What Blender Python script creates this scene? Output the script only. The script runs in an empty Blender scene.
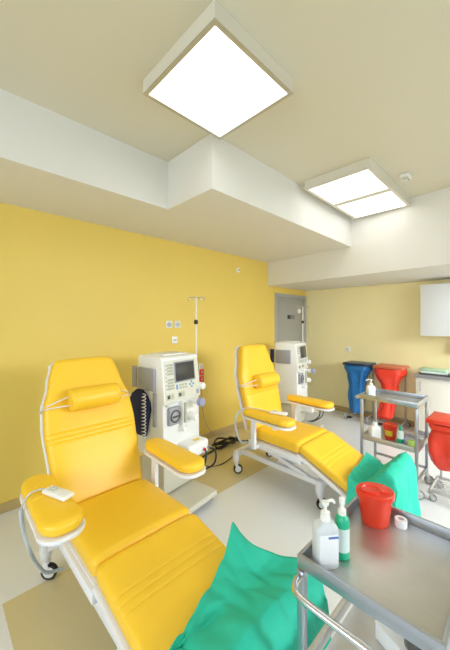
import bpy, bmesh, math, random
from mathutils import Vector, Matrix, noise
random.seed(7)
C = bpy.context.scene.collection
PI = math.pi
R = math.radians

# ------------------------------------------------------------------ materials
def mat(name, col, rough=.5, metal=0., bump=0., bscale=60., var=0., vscale=4., coat=0., spec=.5, trans=0., alpha=1., stretch=None):
    m = bpy.data.materials.new(name); m.use_nodes = True
    nt = m.node_tree; b = nt.nodes['Principled BSDF']
    b.inputs['Base Color'].default_value = (*col, 1)
    b.inputs['Roughness'].default_value = rough
    b.inputs['Metallic'].default_value = metal
    b.inputs['Coat Weight'].default_value = coat
    b.inputs['Specular IOR Level'].default_value = spec
    b.inputs['Transmission Weight'].default_value = trans
    b.inputs['Alpha'].default_value = alpha
    tc = nt.nodes.new('ShaderNodeTexCoord')
    src = tc.outputs['Object']
    if stretch:
        mp = nt.nodes.new('ShaderNodeMapping'); mp.inputs['Scale'].default_value = stretch
        nt.links.new(src, mp.inputs['Vector']); src = mp.outputs['Vector']
    if var > 0:
        n = nt.nodes.new('ShaderNodeTexNoise'); n.inputs['Scale'].default_value = vscale; n.inputs['Detail'].default_value = 4
        nt.links.new(src, n.inputs['Vector'])
        mx = nt.nodes.new('ShaderNodeMix'); mx.data_type = 'RGBA'
        mx.inputs['A'].default_value = (*[c*(1-var) for c in col], 1)
        mx.inputs['B'].default_value = (*[min(1, c*(1+var)) for c in col], 1)
        nt.links.new(n.outputs['Fac'], mx.inputs['Factor'])
        nt.links.new(mx.outputs['Result'], b.inputs['Base Color'])
    if bump > 0:
        n2 = nt.nodes.new('ShaderNodeTexNoise'); n2.inputs['Scale'].default_value = bscale; n2.inputs['Detail'].default_value = 3
        nt.links.new(src, n2.inputs['Vector'])
        bp = nt.nodes.new('ShaderNodeBump'); bp.inputs['Strength'].default_value = bump; bp.inputs['Distance'].default_value = .01
        nt.links.new(n2.outputs['Fac'], bp.inputs['Height'])
        nt.links.new(bp.outputs['Normal'], b.inputs['Normal'])
    return m

def emit(name, col, s):
    m = bpy.data.materials.new(name); m.use_nodes = True
    nt = m.node_tree; nt.nodes.clear()
    e = nt.nodes.new('ShaderNodeEmission'); e.inputs['Color'].default_value = (*col, 1); e.inputs['Strength'].default_value = s
    o = nt.nodes.new('ShaderNodeOutputMaterial'); nt.links.new(e.outputs[0], o.inputs[0])
    return m

M = {}
M['wall_yellow'] = mat('wall_yellow', (.82, .60, .125), .5, bump=.04, bscale=180, var=.03, vscale=2)
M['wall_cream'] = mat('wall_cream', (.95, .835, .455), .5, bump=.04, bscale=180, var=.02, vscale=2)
M['wall_white'] = mat('wall_white', (.74, .76, .78), .6, bump=.04, bscale=180, var=.02, vscale=2)
M['ceiling'] = mat('ceiling_white', (.73, .68, .53), .7, bump=.03, bscale=150, var=.015, vscale=1.5)
M['soffit'] = mat('soffit_white', (.80, .78, .72), .7, bump=.03, bscale=150, var=.015, vscale=1.5)
M['base'] = mat('baseboard_beige', (.52, .38, .16), .45, var=.04)
M['vinyl'] = mat('yellow_vinyl', (.95, .58, .03), .40, bump=.05, bscale=220, var=.02, vscale=6)
M['white'] = mat('white_enamel', (.82, .82, .84), .3, var=.02)
M['whitep'] = mat('white_plastic', (.86, .85, .80), .38, var=.02)
M['machine'] = mat('machine_shell', (.88, .88, .855), .4, var=.02, vscale=3)
M['beige'] = mat('beige_plastic', (.62, .59, .48), .45, var=.03)
M['keys'] = mat('keypad_grey_green', (.46, .47, .36), .5)
M['panel'] = mat('panel_cream', (.74, .73, .62), .45)
M['screen'] = mat('screen_dark', (.05, .048, .05), .18)
M['lcd'] = mat('readout_dark', (.09, .09, .08), .25)
M['blueb'] = mat('blue_button', (.10, .30, .62), .4)
M['greywheel'] = mat('grey_rubber', (.20, .20, .20), .5)
M['greyp'] = mat('grey_plastic', (.33, .33, .36), .4)
M['pocket'] = mat('pocket_grey', (.36, .36, .40), .25)
M['navy'] = mat('navy_fabric', (.012, .018, .075), .8, bump=.2, bscale=200)
M['black'] = mat('black_rubber', (.015, .015, .017), .5)
M['lilac'] = mat('lilac_plastic', (.33, .33, .50), .35)
M['steel'] = mat('brushed_steel', (.46, .49, .54), .36, .92, bump=.02, bscale=40, var=.05, vscale=12, stretch=(1, 14, 14))  # base darkened and blued to imitate daylight reflected on the sides
M['steelt'] = mat('tray_steel', (.60, .59, .57), .42, .9, bump=.02, bscale=30, var=.05, vscale=8, stretch=(12, 1, 12))
M['chrome'] = mat('chrome_tube', (.70, .70, .72), .2, 1.)
M['steelp'] = mat('painted_steel_grey', (.50, .50, .48), .35, .5)
M['red'] = mat('red_plastic', (.78, .045, .015), .32, var=.03)
M['redbag'] = mat('red_bag_film', (.80, .045, .02), .35, bump=.35, bscale=14, var=.06, vscale=9)
M['redlid'] = mat('red_lid', (.62, .15, .07), .4)
M['bluebag'] = mat('blue_bag_film', (.012, .14, .38), .28, bump=.4, bscale=14, var=.1, vscale=9)
M['bluelid'] = mat('navy_lid', (.02, .045, .10), .35)
M['green'] = mat('green_nonwoven', (.02, .53, .36), .7, bump=.12, bscale=40, var=.06, vscale=6)
M['greenb'] = mat('green_bottle', (.012, .46, .25), .35)
M['label'] = mat('pale_label', (.70, .82, .78), .5, var=.05, vscale=30)
M['paper'] = mat('white_paper', (.82, .83, .84), .6, var=.02)
M['bluel'] = mat('blue_label', (.10, .18, .50), .5)
M['yellowl'] = mat('yellow_label', (.85, .62, .05), .5)
M['trans'] = mat('translucent_bottle', (.80, .84, .86), .3, trans=.25, var=.02)
M['limeb'] = mat('lime_carton', (.42, .58, .12), .5)
M['lavb'] = mat('lavender_carton', (.45, .42, .60), .5)
M['door'] = mat('door_grey', (.36, .345, .30), .4, var=.02)
M['doorf'] = mat('door_frame_grey', (.44, .44, .45), .35, .3)
M['cab'] = mat('cabinet_white', (.80, .77, .68), .4, var=.015)
M['cabw'] = mat('wall_cabinet_white', (.80, .81, .82), .4, var=.01)
M['worktop'] = mat('worktop_grey', (.30, .29, .33), .35, var=.08, vscale=40)
M['cablegrey'] = mat('cable_grey', (.50, .55, .58), .45)
M['cord'] = mat('cord_white', (.75, .72, .66), .5)
M['mint'] = mat('mint_pack', (.50, .70, .48), .5, var=.08, vscale=20)
M['blue'] = mat('blue_plastic', (.03, .17, .60), .35)
M['orange'] = mat('orange_plastic', (.85, .20, .03), .4)
M['frame'] = mat('lamp_frame', (.55, .52, .42), .35, .4)
M['housing'] = mat('lamp_housing', (.74, .70, .58), .5)
M['lamp'] = emit('lamp_diffuser', (1., .985, .95), 2.5)

def floor_material():
    m = mat('floor_vinyl', (.60, .57, .50), .25, bump=.01, bscale=90)
    nt = m.node_tree; b = nt.nodes['Principled BSDF']
    tc = nt.nodes.new('ShaderNodeTexCoord'); sp = nt.nodes.new('ShaderNodeSeparateXYZ')
    nt.links.new(tc.outputs['Object'], sp.inputs[0])
    def math_(op, a, c):
        n = nt.nodes.new('ShaderNodeMath'); n.operation = op
        for i, v in enumerate((a, c)):
            if isinstance(v, (int, float)): n.inputs[i].default_value = v
            else: nt.links.new(v, n.inputs[i])
        return n.outputs[0]
    X, Y = sp.outputs['X'], sp.outputs['Y']
    def rect(x0, x1, y0, y1):
        a = math_('MULTIPLY', math_('GREATER_THAN', X, x0), math_('LESS_THAN', X, x1))
        c = math_('MULTIPLY', math_('GREATER_THAN', Y, y0), math_('LESS_THAN', Y, y1))
        return math_('MULTIPLY', a, c)
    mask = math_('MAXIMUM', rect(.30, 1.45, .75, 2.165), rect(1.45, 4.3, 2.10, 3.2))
    nz = nt.nodes.new('ShaderNodeTexNoise'); nz.inputs['Scale'].default_value = 130; nz.inputs['Detail'].default_value = 2
    nt.links.new(tc.outputs['Object'], nz.inputs['Vector'])
    def mixc(f, A, B):
        mx = nt.nodes.new('ShaderNodeMix'); mx.data_type = 'RGBA'
        nt.links.new(f, mx.inputs['Factor'])
        for k, v in (('A', A), ('B', B)):
            if isinstance(v, tuple): mx.inputs[k].default_value = (*v, 1)
            else: nt.links.new(v, mx.inputs[k])
        return mx.outputs['Result']
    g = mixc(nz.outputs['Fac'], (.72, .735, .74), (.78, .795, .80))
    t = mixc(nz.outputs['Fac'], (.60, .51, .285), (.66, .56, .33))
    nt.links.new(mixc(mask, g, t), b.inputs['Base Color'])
    return m
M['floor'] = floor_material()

# ------------------------------------------------------------------ mesh helpers
class MB:
    def __init__(s): s.bm = bmesh.new()
    def box(s, c, d, bev=0., mx=None, seg=2):
        b = bmesh.new()
        bmesh.ops.create_cube(b, size=1)
        bmesh.ops.scale(b, vec=Vector(d), verts=b.verts)
        if bev > 0:
            bmesh.ops.bevel(b, geom=list(b.edges), offset=min(bev, min(d)*.49), segments=seg, profile=.5, affect='EDGES')
        T = Matrix.Translation(Vector(c))
        if mx is not None: T = T @ mx
        bmesh.ops.transform(b, matrix=T, verts=b.verts)
        s.merge(b); return s
    def span(s, x0, x1, y0, y1, z0, z1, bev=0., seg=2):
        return s.box(((x0+x1)/2, (y0+y1)/2, (z0+z1)/2), (abs(x1-x0), abs(y1-y0), abs(z1-z0)), bev, seg=seg)
    def merge(s, b):
        me = bpy.data.meshes.new('t'); b.to_mesh(me); b.free(); s.bm.from_mesh(me); bpy.data.meshes.remove(me)
    def bar(s, a, b, w, h, bev=.004):
        a, b = Vector(a), Vector(b); d = b-a; L = d.length
        z = d.normalized(); up = Vector((0, 0, 1))
        if abs(z.dot(up)) > .98: up = Vector((0, 1, 0))
        x = up.cross(z).normalized(); y = z.cross(x)
        mx = Matrix((x, y, z)).transposed().to_4x4()
        return s.box((a+b)/2, (w, h, L), bev, mx)
    def loft(s, rings, cap=True, closed=True):
        vs = [[s.bm.verts.new(p) for p in r] for r in rings]
        n = len(rings[0])
        for i in range(len(vs)-1):
            for j in range(n if closed else n-1):
                k = (j+1) % n
                try: s.bm.faces.new((vs[i][j], vs[i][k], vs[i+1][k], vs[i+1][j]))
                except ValueError: pass
        if cap and closed:
            try: s.bm.faces.new(list(reversed(vs[0]))); s.bm.faces.new(vs[-1])
            except ValueError: pass
        return s
    def tube(s, pts, r, n=10, cap=True):
        pts = [Vector(p) for p in pts]
        rr = r if callable(r) else (lambda i: r)
        t0 = (pts[1]-pts[0]).normalized()
        up = Vector((0, 0, 1)) if abs(t0.z) < .9 else Vector((1, 0, 0))
        u = up.cross(t0).normalized(); rings = []
        for i, p in enumerate(pts):
            t = (pts[min(i+1, len(pts)-1)]-pts[max(i-1, 0)])
            if t.length < 1e-9: t = t0
            t = t.normalized(); u = (u - t*u.dot(t)).normalized(); v = t.cross(u)
            rings.append([p+(u*math.cos(2*PI*k/n)+v*math.sin(2*PI*k/n))*rr(i) for k in range(n)])
        return s.loft(rings, cap)
    def lathe(s, c, prof, n=32, axis='z', sx=1., sy=1.):
        c = Vector(c); rings = []
        for r, h in prof:
            r = max(r, 1e-4); ring = []
            for k in range(n):
                a = 2*PI*k/n
                if axis == 'z': p = Vector((r*sx*math.cos(a), r*sy*math.sin(a), h))
                elif axis == 'y': p = Vector((r*sx*math.cos(a), h, -r*sy*math.sin(a)))
                else: p = Vector((h, r*math.cos(a), r*math.sin(a)))
                ring.append(c+p)
            rings.append(ring)
        return s.loft(rings)
    def prism(s, poly, z0, z1):
        return s.loft([[Vector((x, y, z0)) for x, y in poly], [Vector((x, y, z1)) for x, y in poly]])
    def build(s, name, m, parent=None, smooth=True, angle=40, solid=0., sub=0):
        bmesh.ops.recalc_face_normals(s.bm, faces=s.bm.faces)
        me = bpy.data.meshes.new(name); s.bm.to_mesh(me); s.bm.free()
        me.materials.append(M[m] if isinstance(m, str) else m)
        if smooth:
            me.polygons.foreach_set('use_smooth', [True]*len(me.polygons))
            me.set_sharp_from_angle(angle=R(angle))
        o = bpy.data.objects.new(name, me); C.objects.link(o)
        if parent is not None: o.parent = parent
        if solid: md = o.modifiers.new('solid', 'SOLIDIFY'); md.thickness = solid; md.offset = 0
        if sub: md = o.modifiers.new('sub', 'SUBSURF'); md.levels = sub; md.render_levels = sub
        return o

def catmull(pts, n=8):
    P = [Vector(p) for p in pts]; P = [P[0]*2-P[1]]+P+[P[-1]*2-P[-2]]; out = []
    for i in range(1, len(P)-2):
        a, b, c, d = P[i-1:i+3]
        for k in range(n):
            t = k/n
            out.append(.5*((2*b)+(c-a)*t+(2*a-5*b+4*c-d)*t*t+(3*b-a-3*c+d)*t**3))
    out.append(P[-2]); return out

def interp(tab, t):
    if t <= tab[0][0]: return tab[0][1]
    for (a, va), (b, vb) in zip(tab, tab[1:]):
        if t <= b:
            f = (t-a)/(b-a); f = f*f*(3-2*f); return va+(vb-va)*f
    return tab[-1][1]

def cushion(o, L, N, length, wt, T, r=.04, grooves=(), e=4.5, n0=0., xc=0., rw=None, n=44, depth=.005, rh=None):
    """slab lofted along L from o; cross-section a rounded rectangle, n from n0 to n0+T along N"""
    o, L, N = Vector(o), Vector(L).normalized(), Vector(N).normalized()
    X = Vector((1, 0, 0)); mb = MB(); rings = []
    rw = r if rw is None else rw
    ss = [r*(1-math.cos(i/8*PI/2)) for i in range(9)]
    st = set(round(x, 5) for x in ss) | set(round(length-x, 5) for x in ss)
    k = 26
    for i in range(k+1): st.add(round(r+(length-2*r)*i/k, 5))
    for g in grooves:
        for d in (-.012, -.006, -.003, 0, .003, .006, .012): st.add(round(g+d, 5))
    for s_ in sorted(st):
        q = min(s_, length-s_); f = 1. if q >= r else math.sqrt(max(0, 1-(1-q/r)**2))
        w = interp(wt, s_/length) - rw*(1-f)
        rq = rh or min(r, T*.6); fh = 1. if q >= rq else math.sqrt(max(0, 1-(1-q/rq)**2))
        h = T*(.3+.7*fh)
        g = 0.
        for gg in grooves: g = max(g, depth*math.exp(-((s_-gg)/.0035)**2))
        ring = []
        for j in range(n):
            a = 2*PI*j/n; c, s2 = math.cos(a), math.sin(a)
            x = w*math.copysign(abs(c)**(2/e), c)
            y = math.copysign(abs(s2)**(2/e), s2)
            nn = n0+T/2+y*(h/2-g)
            ring.append(o+L*s_+X*(x+xc)+N*nn)
        rings.append(ring)
    mb.loft(rings); return mb

def tag(o, label, cat, group=None, kind=None):
    o['label'] = label; o['category'] = cat
    if group: o['group'] = group
    if kind: o['kind'] = kind
    return o
def thing(name, label, cat, loc=(0, 0, 0), rz=0., group=None):
    o = bpy.data.objects.new(name, None); o.empty_display_size = .1; C.objects.link(o)
    o.location = loc; o.rotation_euler = (0, 0, rz)
    return tag(o, label, cat, group)
def struct(o): o['kind'] = 'structure'; return o
def copy_tree(o, parent=None):
    c = o.copy(); C.objects.link(c)
    if parent is not None: c.parent = parent
    for ch in list(o.children): copy_tree(ch, c)
    return c

# ------------------------------------------------------------------ the room
YL, XE, XR, YR, ZC = 3.2, 5.45, -2.0, -2.2, 3.11
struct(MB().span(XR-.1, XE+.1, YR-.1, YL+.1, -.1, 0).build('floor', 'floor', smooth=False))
struct(MB().span(XR-.1, XE+.1, YR-.1, YL+.1, ZC, ZC+.1).build('ceiling', 'ceiling', smooth=False))
SB, EB, SX = 2.68, 2.28, 4.06
struct(MB().prism([(XR, 2.32), (1.55, 2.32), (1.55, 1.72), (4.13, 1.72), (4.19, YL), (XR, YL)], SB, ZC).build('ceiling_soffit', 'soffit', smooth=False))
struct(MB().prism([(3.97, YR), (XE, YR), (XE, YL), (4.19, YL), (4.11, 1.72), (4.0, .6)], EB, ZC).build('ceiling_beam', 'soffit', smooth=False))
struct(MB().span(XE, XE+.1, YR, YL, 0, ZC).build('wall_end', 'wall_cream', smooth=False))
VX0, VX1, VZ0, VZ1 = 1.7, 5.4, .95, 2.6
struct(MB().span(XR-.1, VX0, YR-.1, YR, 0, ZC).span(VX1, XE+.1, YR-.1, YR, 0, ZC).span(VX0, VX1, YR-.1, YR, 0, VZ0).span(VX0, VX1, YR-.1, YR, VZ1, ZC).build('wall_right', 'wall_white', smooth=False))
# left wall with its door opening
DX0, DX1, DZ = 4.44, 5.38, 2.12
struct(MB().span(XR-.1, DX0, YL, YL+.1, 0, ZC).span(DX1, XE+.1, YL, YL+.1, 0, ZC).span(DX0, DX1, YL, YL+.1, DZ, ZC).build('wall_left', 'wall_yellow', smooth=False))
# rear wall with a wide window behind the photographer
WY0, WY1, WZ0, WZ1 = -1.7, 2.0, .95, 2.65
struct(MB().span(XR-.1, XR, YR, WY0, 0, ZC).span(XR-.1, XR, WY1, YL, 0, ZC).span(XR-.1, XR, WY0, WY1, 0, WZ0).span(XR-.1, XR, WY0, WY1, WZ1, ZC).build('wall_rear', 'wall_white', smooth=False))
wf = MB()
wf.span(XR-.08, XR-.01, WY0, WY1, WZ0, WZ0+.06).span(XR-.08, XR-.01, WY0, WY1, WZ1-.06, WZ1)
for y in (WY0+.03, (WY0*2+WY1)/3, (WY0+2*WY1)/3, WY1-.03): wf.span(XR-.08, XR-.01, y-.03, y+.03, WZ0, WZ1)
win = struct(wf.build('window_1', 'white', smooth=False))
gm = bpy.data.materials.new('window_glass'); gm.use_nodes = True
nt = gm.node_tree; nt.nodes.clear()
t_ = nt.nodes.new('ShaderNodeBsdfTransparent'); g_ = nt.nodes.new('ShaderNodeBsdfGlossy'); mx_ = nt.nodes.new('ShaderNodeMixShader'); o_ = nt.nodes.new('ShaderNodeOutputMaterial')
g_.inputs['Roughness'].default_value = .02; mx_.inputs[0].default_value = .06
nt.links.new(t_.outputs[0], mx_.inputs[1]); nt.links.new(g_.outputs[0], mx_.inputs[2]); nt.links.new(mx_.outputs[0], o_.inputs[0])
MB().span(XR-.05, XR-.044, WY0+.03, WY1-.03, WZ0+.03, WZ1-.03).build('pane', gm, win, smooth=False)
wf = MB()
wf.span(VX0, VX1, YR-.08, YR-.01, VZ0, VZ0+.06).span(VX0, VX1, YR-.08, YR-.01, VZ1-.06, VZ1)
for k in range(5): wf.span(VX0+(VX1-VX0-.06)*k/4, VX0+.06+(VX1-VX0-.06)*k/4, YR-.08, YR-.01, VZ0, VZ1)
win2 = struct(wf.build('added_window', 'white', smooth=False))  # unseen window, added to bring more light to the far end
MB().span(VX0+.03, VX1-.03, YR-.05, YR-.044, VZ0+.03, VZ1-.03).build('pane', gm, win2, smooth=False)
# baseboards
struct(MB().span(XR, DX0-.06, YL-.015, YL, 0, .085, .004).build('baseboard_left', 'base'))
struct(MB().span(XE-.015, XE, YR, YL-.015, 0, .085, .004).build('baseboard_end', 'base'))
# door in the left wall
d_ = struct(MB().span(DX0, DX1, YL+.005, YL+.05, 0, DZ-.0, .003).build('door_1', 'door'))
fr = MB().span(DX0-.055, DX0+.005, YL-.02, YL+.06, 0, DZ+.05, .004).span(DX1-.005, DX1+.055, YL-.02, YL+.06, 0, DZ+.05, .004).span(DX0+.005, DX1-.005, YL-.02, YL+.06, DZ-.005, DZ+.05)
fr.build('door_frame', 'doorf', d_)
MB().span(4.79, 5.03, YL-.004, YL+.006, 1.705, 1.785, .001).build('door_plate', 'greywheel', d_)
MB().span(4.80, 4.88, YL-.006, YL-.003, 1.712, 1.778).build('plate_mark', 'black', d_)
MB().lathe((5.18, YL-.004, 1.866), [(0, -.02), (.045, -.02), (.05, -.012), (.05, .008), (0, .008)], axis='y').build('round_plate', 'whitep', d_)
MB().tube([(4.52, YL+.0, 1.05), (4.52, YL-.06, 1.05), (4.64, YL-.06, 1.05)], .011).build('door_handle', 'chrome', d_)

# ------------------------------------------------------------------ ceiling fixtures
def panel(name, label, x0, x1, y0, y1, split=False):
    z = 3.02
    t = thing(name, label, 'ceiling light', ((x0+x1)/2, (y0+y1)/2, ZC), group='square ceiling light panels')
    hx, hy, dz = (x1-x0)/2, (y1-y0)/2, z-ZC
    # housing: four side walls so the diffuser sits in it
    h = MB(); w = .012
    h.span(-hx, hx, -hy, -hy+w, dz+.004, -.001).span(-hx, hx, hy-w, hy, dz+.004, -.001).span(-hx, -hx+w, -hy+w, hy-w, dz+.004, -.001).span(hx-w, hx, -hy+w, hy-w, dz+.004, -.001)
    h.build('housing', 'housing', t, smooth=False)
    f = MB(); fw = .024 if not split else .032
    f.span(-hx, hx, -hy, -hy+fw, dz, dz+.006).span(-hx, hx, hy-fw, hy, dz, dz+.006).span(-hx, -hx+fw, -hy+fw, hy-fw, dz, dz+.006).span(hx-fw, hx, -hy+fw, hy-fw, dz, dz+.006)
    if split: f.span(-.042, .042, -hy+fw, hy-fw, dz, dz+.006)
    f.build('frame', 'frame' if not split else 'housing', t, smooth=False)
    for a, b in (((-hx+fw, -.042), (.042, hx-fw)) if split else ((-hx+fw, hx-fw),)):
        MB().span(a, b, -hy+fw, hy-fw, dz+.004, dz+.007).build('diffuser', 'lamp', t, smooth=False)
    return t
panel('ceiling_light', 'single square ceiling light panel with a metal frame', .915, 1.556, .997, 1.637)
panel('ceiling_light', 'double ceiling light box with two square panels near the beam', 2.77, 4.03, .99, 1.64, True)
t = thing('smoke_detector', 'small white box detector on the ceiling beside the double light', 'detector', (3.37, .865, ZC), R(4))
MB().box((0, 0, -.02), (.13, .09, .038), .012).build('body', 'whitep', t)
MB().box((-.03, 0, -.046), (.055, .05, .016), .006).build('sensor', 'beige', t)
MB().lathe((.03, -.02, -.043), [(0, .004), (.008, .004), (.008, -.002), (0, -.004)], 12).build('indicator', 'greyp', t)
t = thing('wall_sensor', 'tiny white round plate high on the yellow wall under the soffit', 'sensor', (3.43, YL, 2.46))
MB().lathe((0, 0, 0), [(0, -.018), (.03, -.016), (.04, -.008), (.04, -.0005), (0, -.0005)], 24, 'y').build('cover', 'whitep', t)
MB().lathe((0, 0, 0), [(0, -.024), (.012, -.023), (.015, -.0165), (0, -.0165)], 16, 'y').build('lens', 'greyp', t)

# ------------------------------------------------------------------ wall sockets and call unit
def socket(x, z, kind, label, axis='y', y=YL):
    t = thing('wall_socket' if kind != 'slot' else 'wall_outlet', label, 'socket', (x, y, z), 0 if axis == 'y' else -PI/2)
    MB().span(-.045, .045, -.012, -.0005, -.045, .045, .006).build('plate', 'whitep', t)
    if kind == 'round':
        MB().lathe((0, 0, 0), [(.0, -.0118), (.034, -.0118), (.034, -.016), (.029, -.016), (.027, -.0125), (0, -.0125)], 28, 'y').build('socket_well', 'cablegrey', t)
        MB().lathe((-.01, -.0125, 0), [(0, -.003), (.004, -.003), (.004, 0), (0, 0)], 10, 'y').lathe((.011, -.0125, 0), [(0, -.003), (.004, -.003), (.004, 0), (0, 0)], 10, 'y').build('contact', 'black', t)
    else:
        MB().span(-.024, .024, -.015, -.0115, -.007, .007, .001).build('slot', 'greyp', t)
    return t
socket(2.147, 1.618, 'round', 'left round socket of the pair above the dialysis machine')
socket(2.277, 1.618, 'round', 'right round socket of the pair, nearer the drip pole')
socket(2.235, 1.42, 'slot', 'white outlet with a slot below the pair of round sockets')
socket(XE, 1.157, 'slot', 'small white outlet on the cream wall above the blue bag', 'x', 2.335).location = (XE, 2.335, 1.157)
t = thing('nurse_call_unit', 'white wall call unit with two red buttons and a hanging cord', 'call unit', (2.66, YL, .93))
MB().span(-.038, .038, -.03, -.0005, -.13, .15, .008).build('case', 'whitep', t)
for z in (.03, -.065):
    b = MB().span(-.036, .036, -.042, -.0302, z-.043, z+.043, .004).build('red_button', 'red', t)
    MB().span(-.012, .012, -.0435, -.0418, z-.006, z+.006).span(-.005, .005, -.0435, -.0418, z-.015, z+.015).build('white_symbol', 'paper', b)
MB().lathe((0, -.031, .11), [(0, -.005), (.008, -.004), (.008, 0), (0, 0)], 12, 'y').build('indicator', 'greyp', t)
MB().tube(catmull([(.0, -.02, -.125), (.01, -.03, -.3), (.03, -.04, -.55), (.12, -.05, -.78), (.3, -.06, -.885), (.5, -.1, -.918)]), .004, 8).build('cord', 'greyp', t)

# ------------------------------------------------------------------ casters
def caster(parent, x, y, top, r=.05, m='white', rz=0.):
    """part: housing with a stem; sub-part: wheel"""
    mx = Matrix.Translation((x, y, 0)) @ Matrix.Rotation(rz, 4, 'Z')
    mb = MB()
    mb.lathe((0, 0, 0), [(.012, top), (.012, 2*r+.022), (.02, 2*r+.02), (.02, 2*r+.008), (.0, 2*r+.008)], 14)
    for s in (-1, 1): mb.bar((s*.019, 0, 2*r+.012), (s*.019, -.022, r-.006), .005, .03, .002)
    mb.box((0, -.006, 2*r+.012), (.046, .04, .006), .002)
    bmesh.ops.transform(mb.bm, matrix=mx, verts=mb.bm.verts)
    c = mb.build('caster', m, parent)
    w = MB().lathe((0, -.022, r), [(0, -.013), (r*.55, -.013), (r*.6, -.015), (r*.95, -.014), (r, -.009), (r, .009), (r*.95, .014), (r*.6, .015), (r*.55, .013), (0, .013)], 26, 'x')
    bmesh.ops.transform(w.bm, matrix=mx, verts=w.bm.verts)
    w.build('wheel', 'black' if m == 'white' else 'greywheel', c)
    hb = MB().lathe((0, -.022, r), [(0, -.0165), (r*.66, -.016), (r*.7, -.0145), (0, -.0145)], 18, 'x').lathe((0, -.022, r), [(0, .0165), (r*.66, .016), (r*.7, .0145), (0, .0145)], 18, 'x')
    bmesh.ops.transform(hb.bm, matrix=mx, verts=hb.bm.verts)
    hb.build('wheel_hub', 'white' if m == 'white' else 'steelp', c)
    return c

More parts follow.
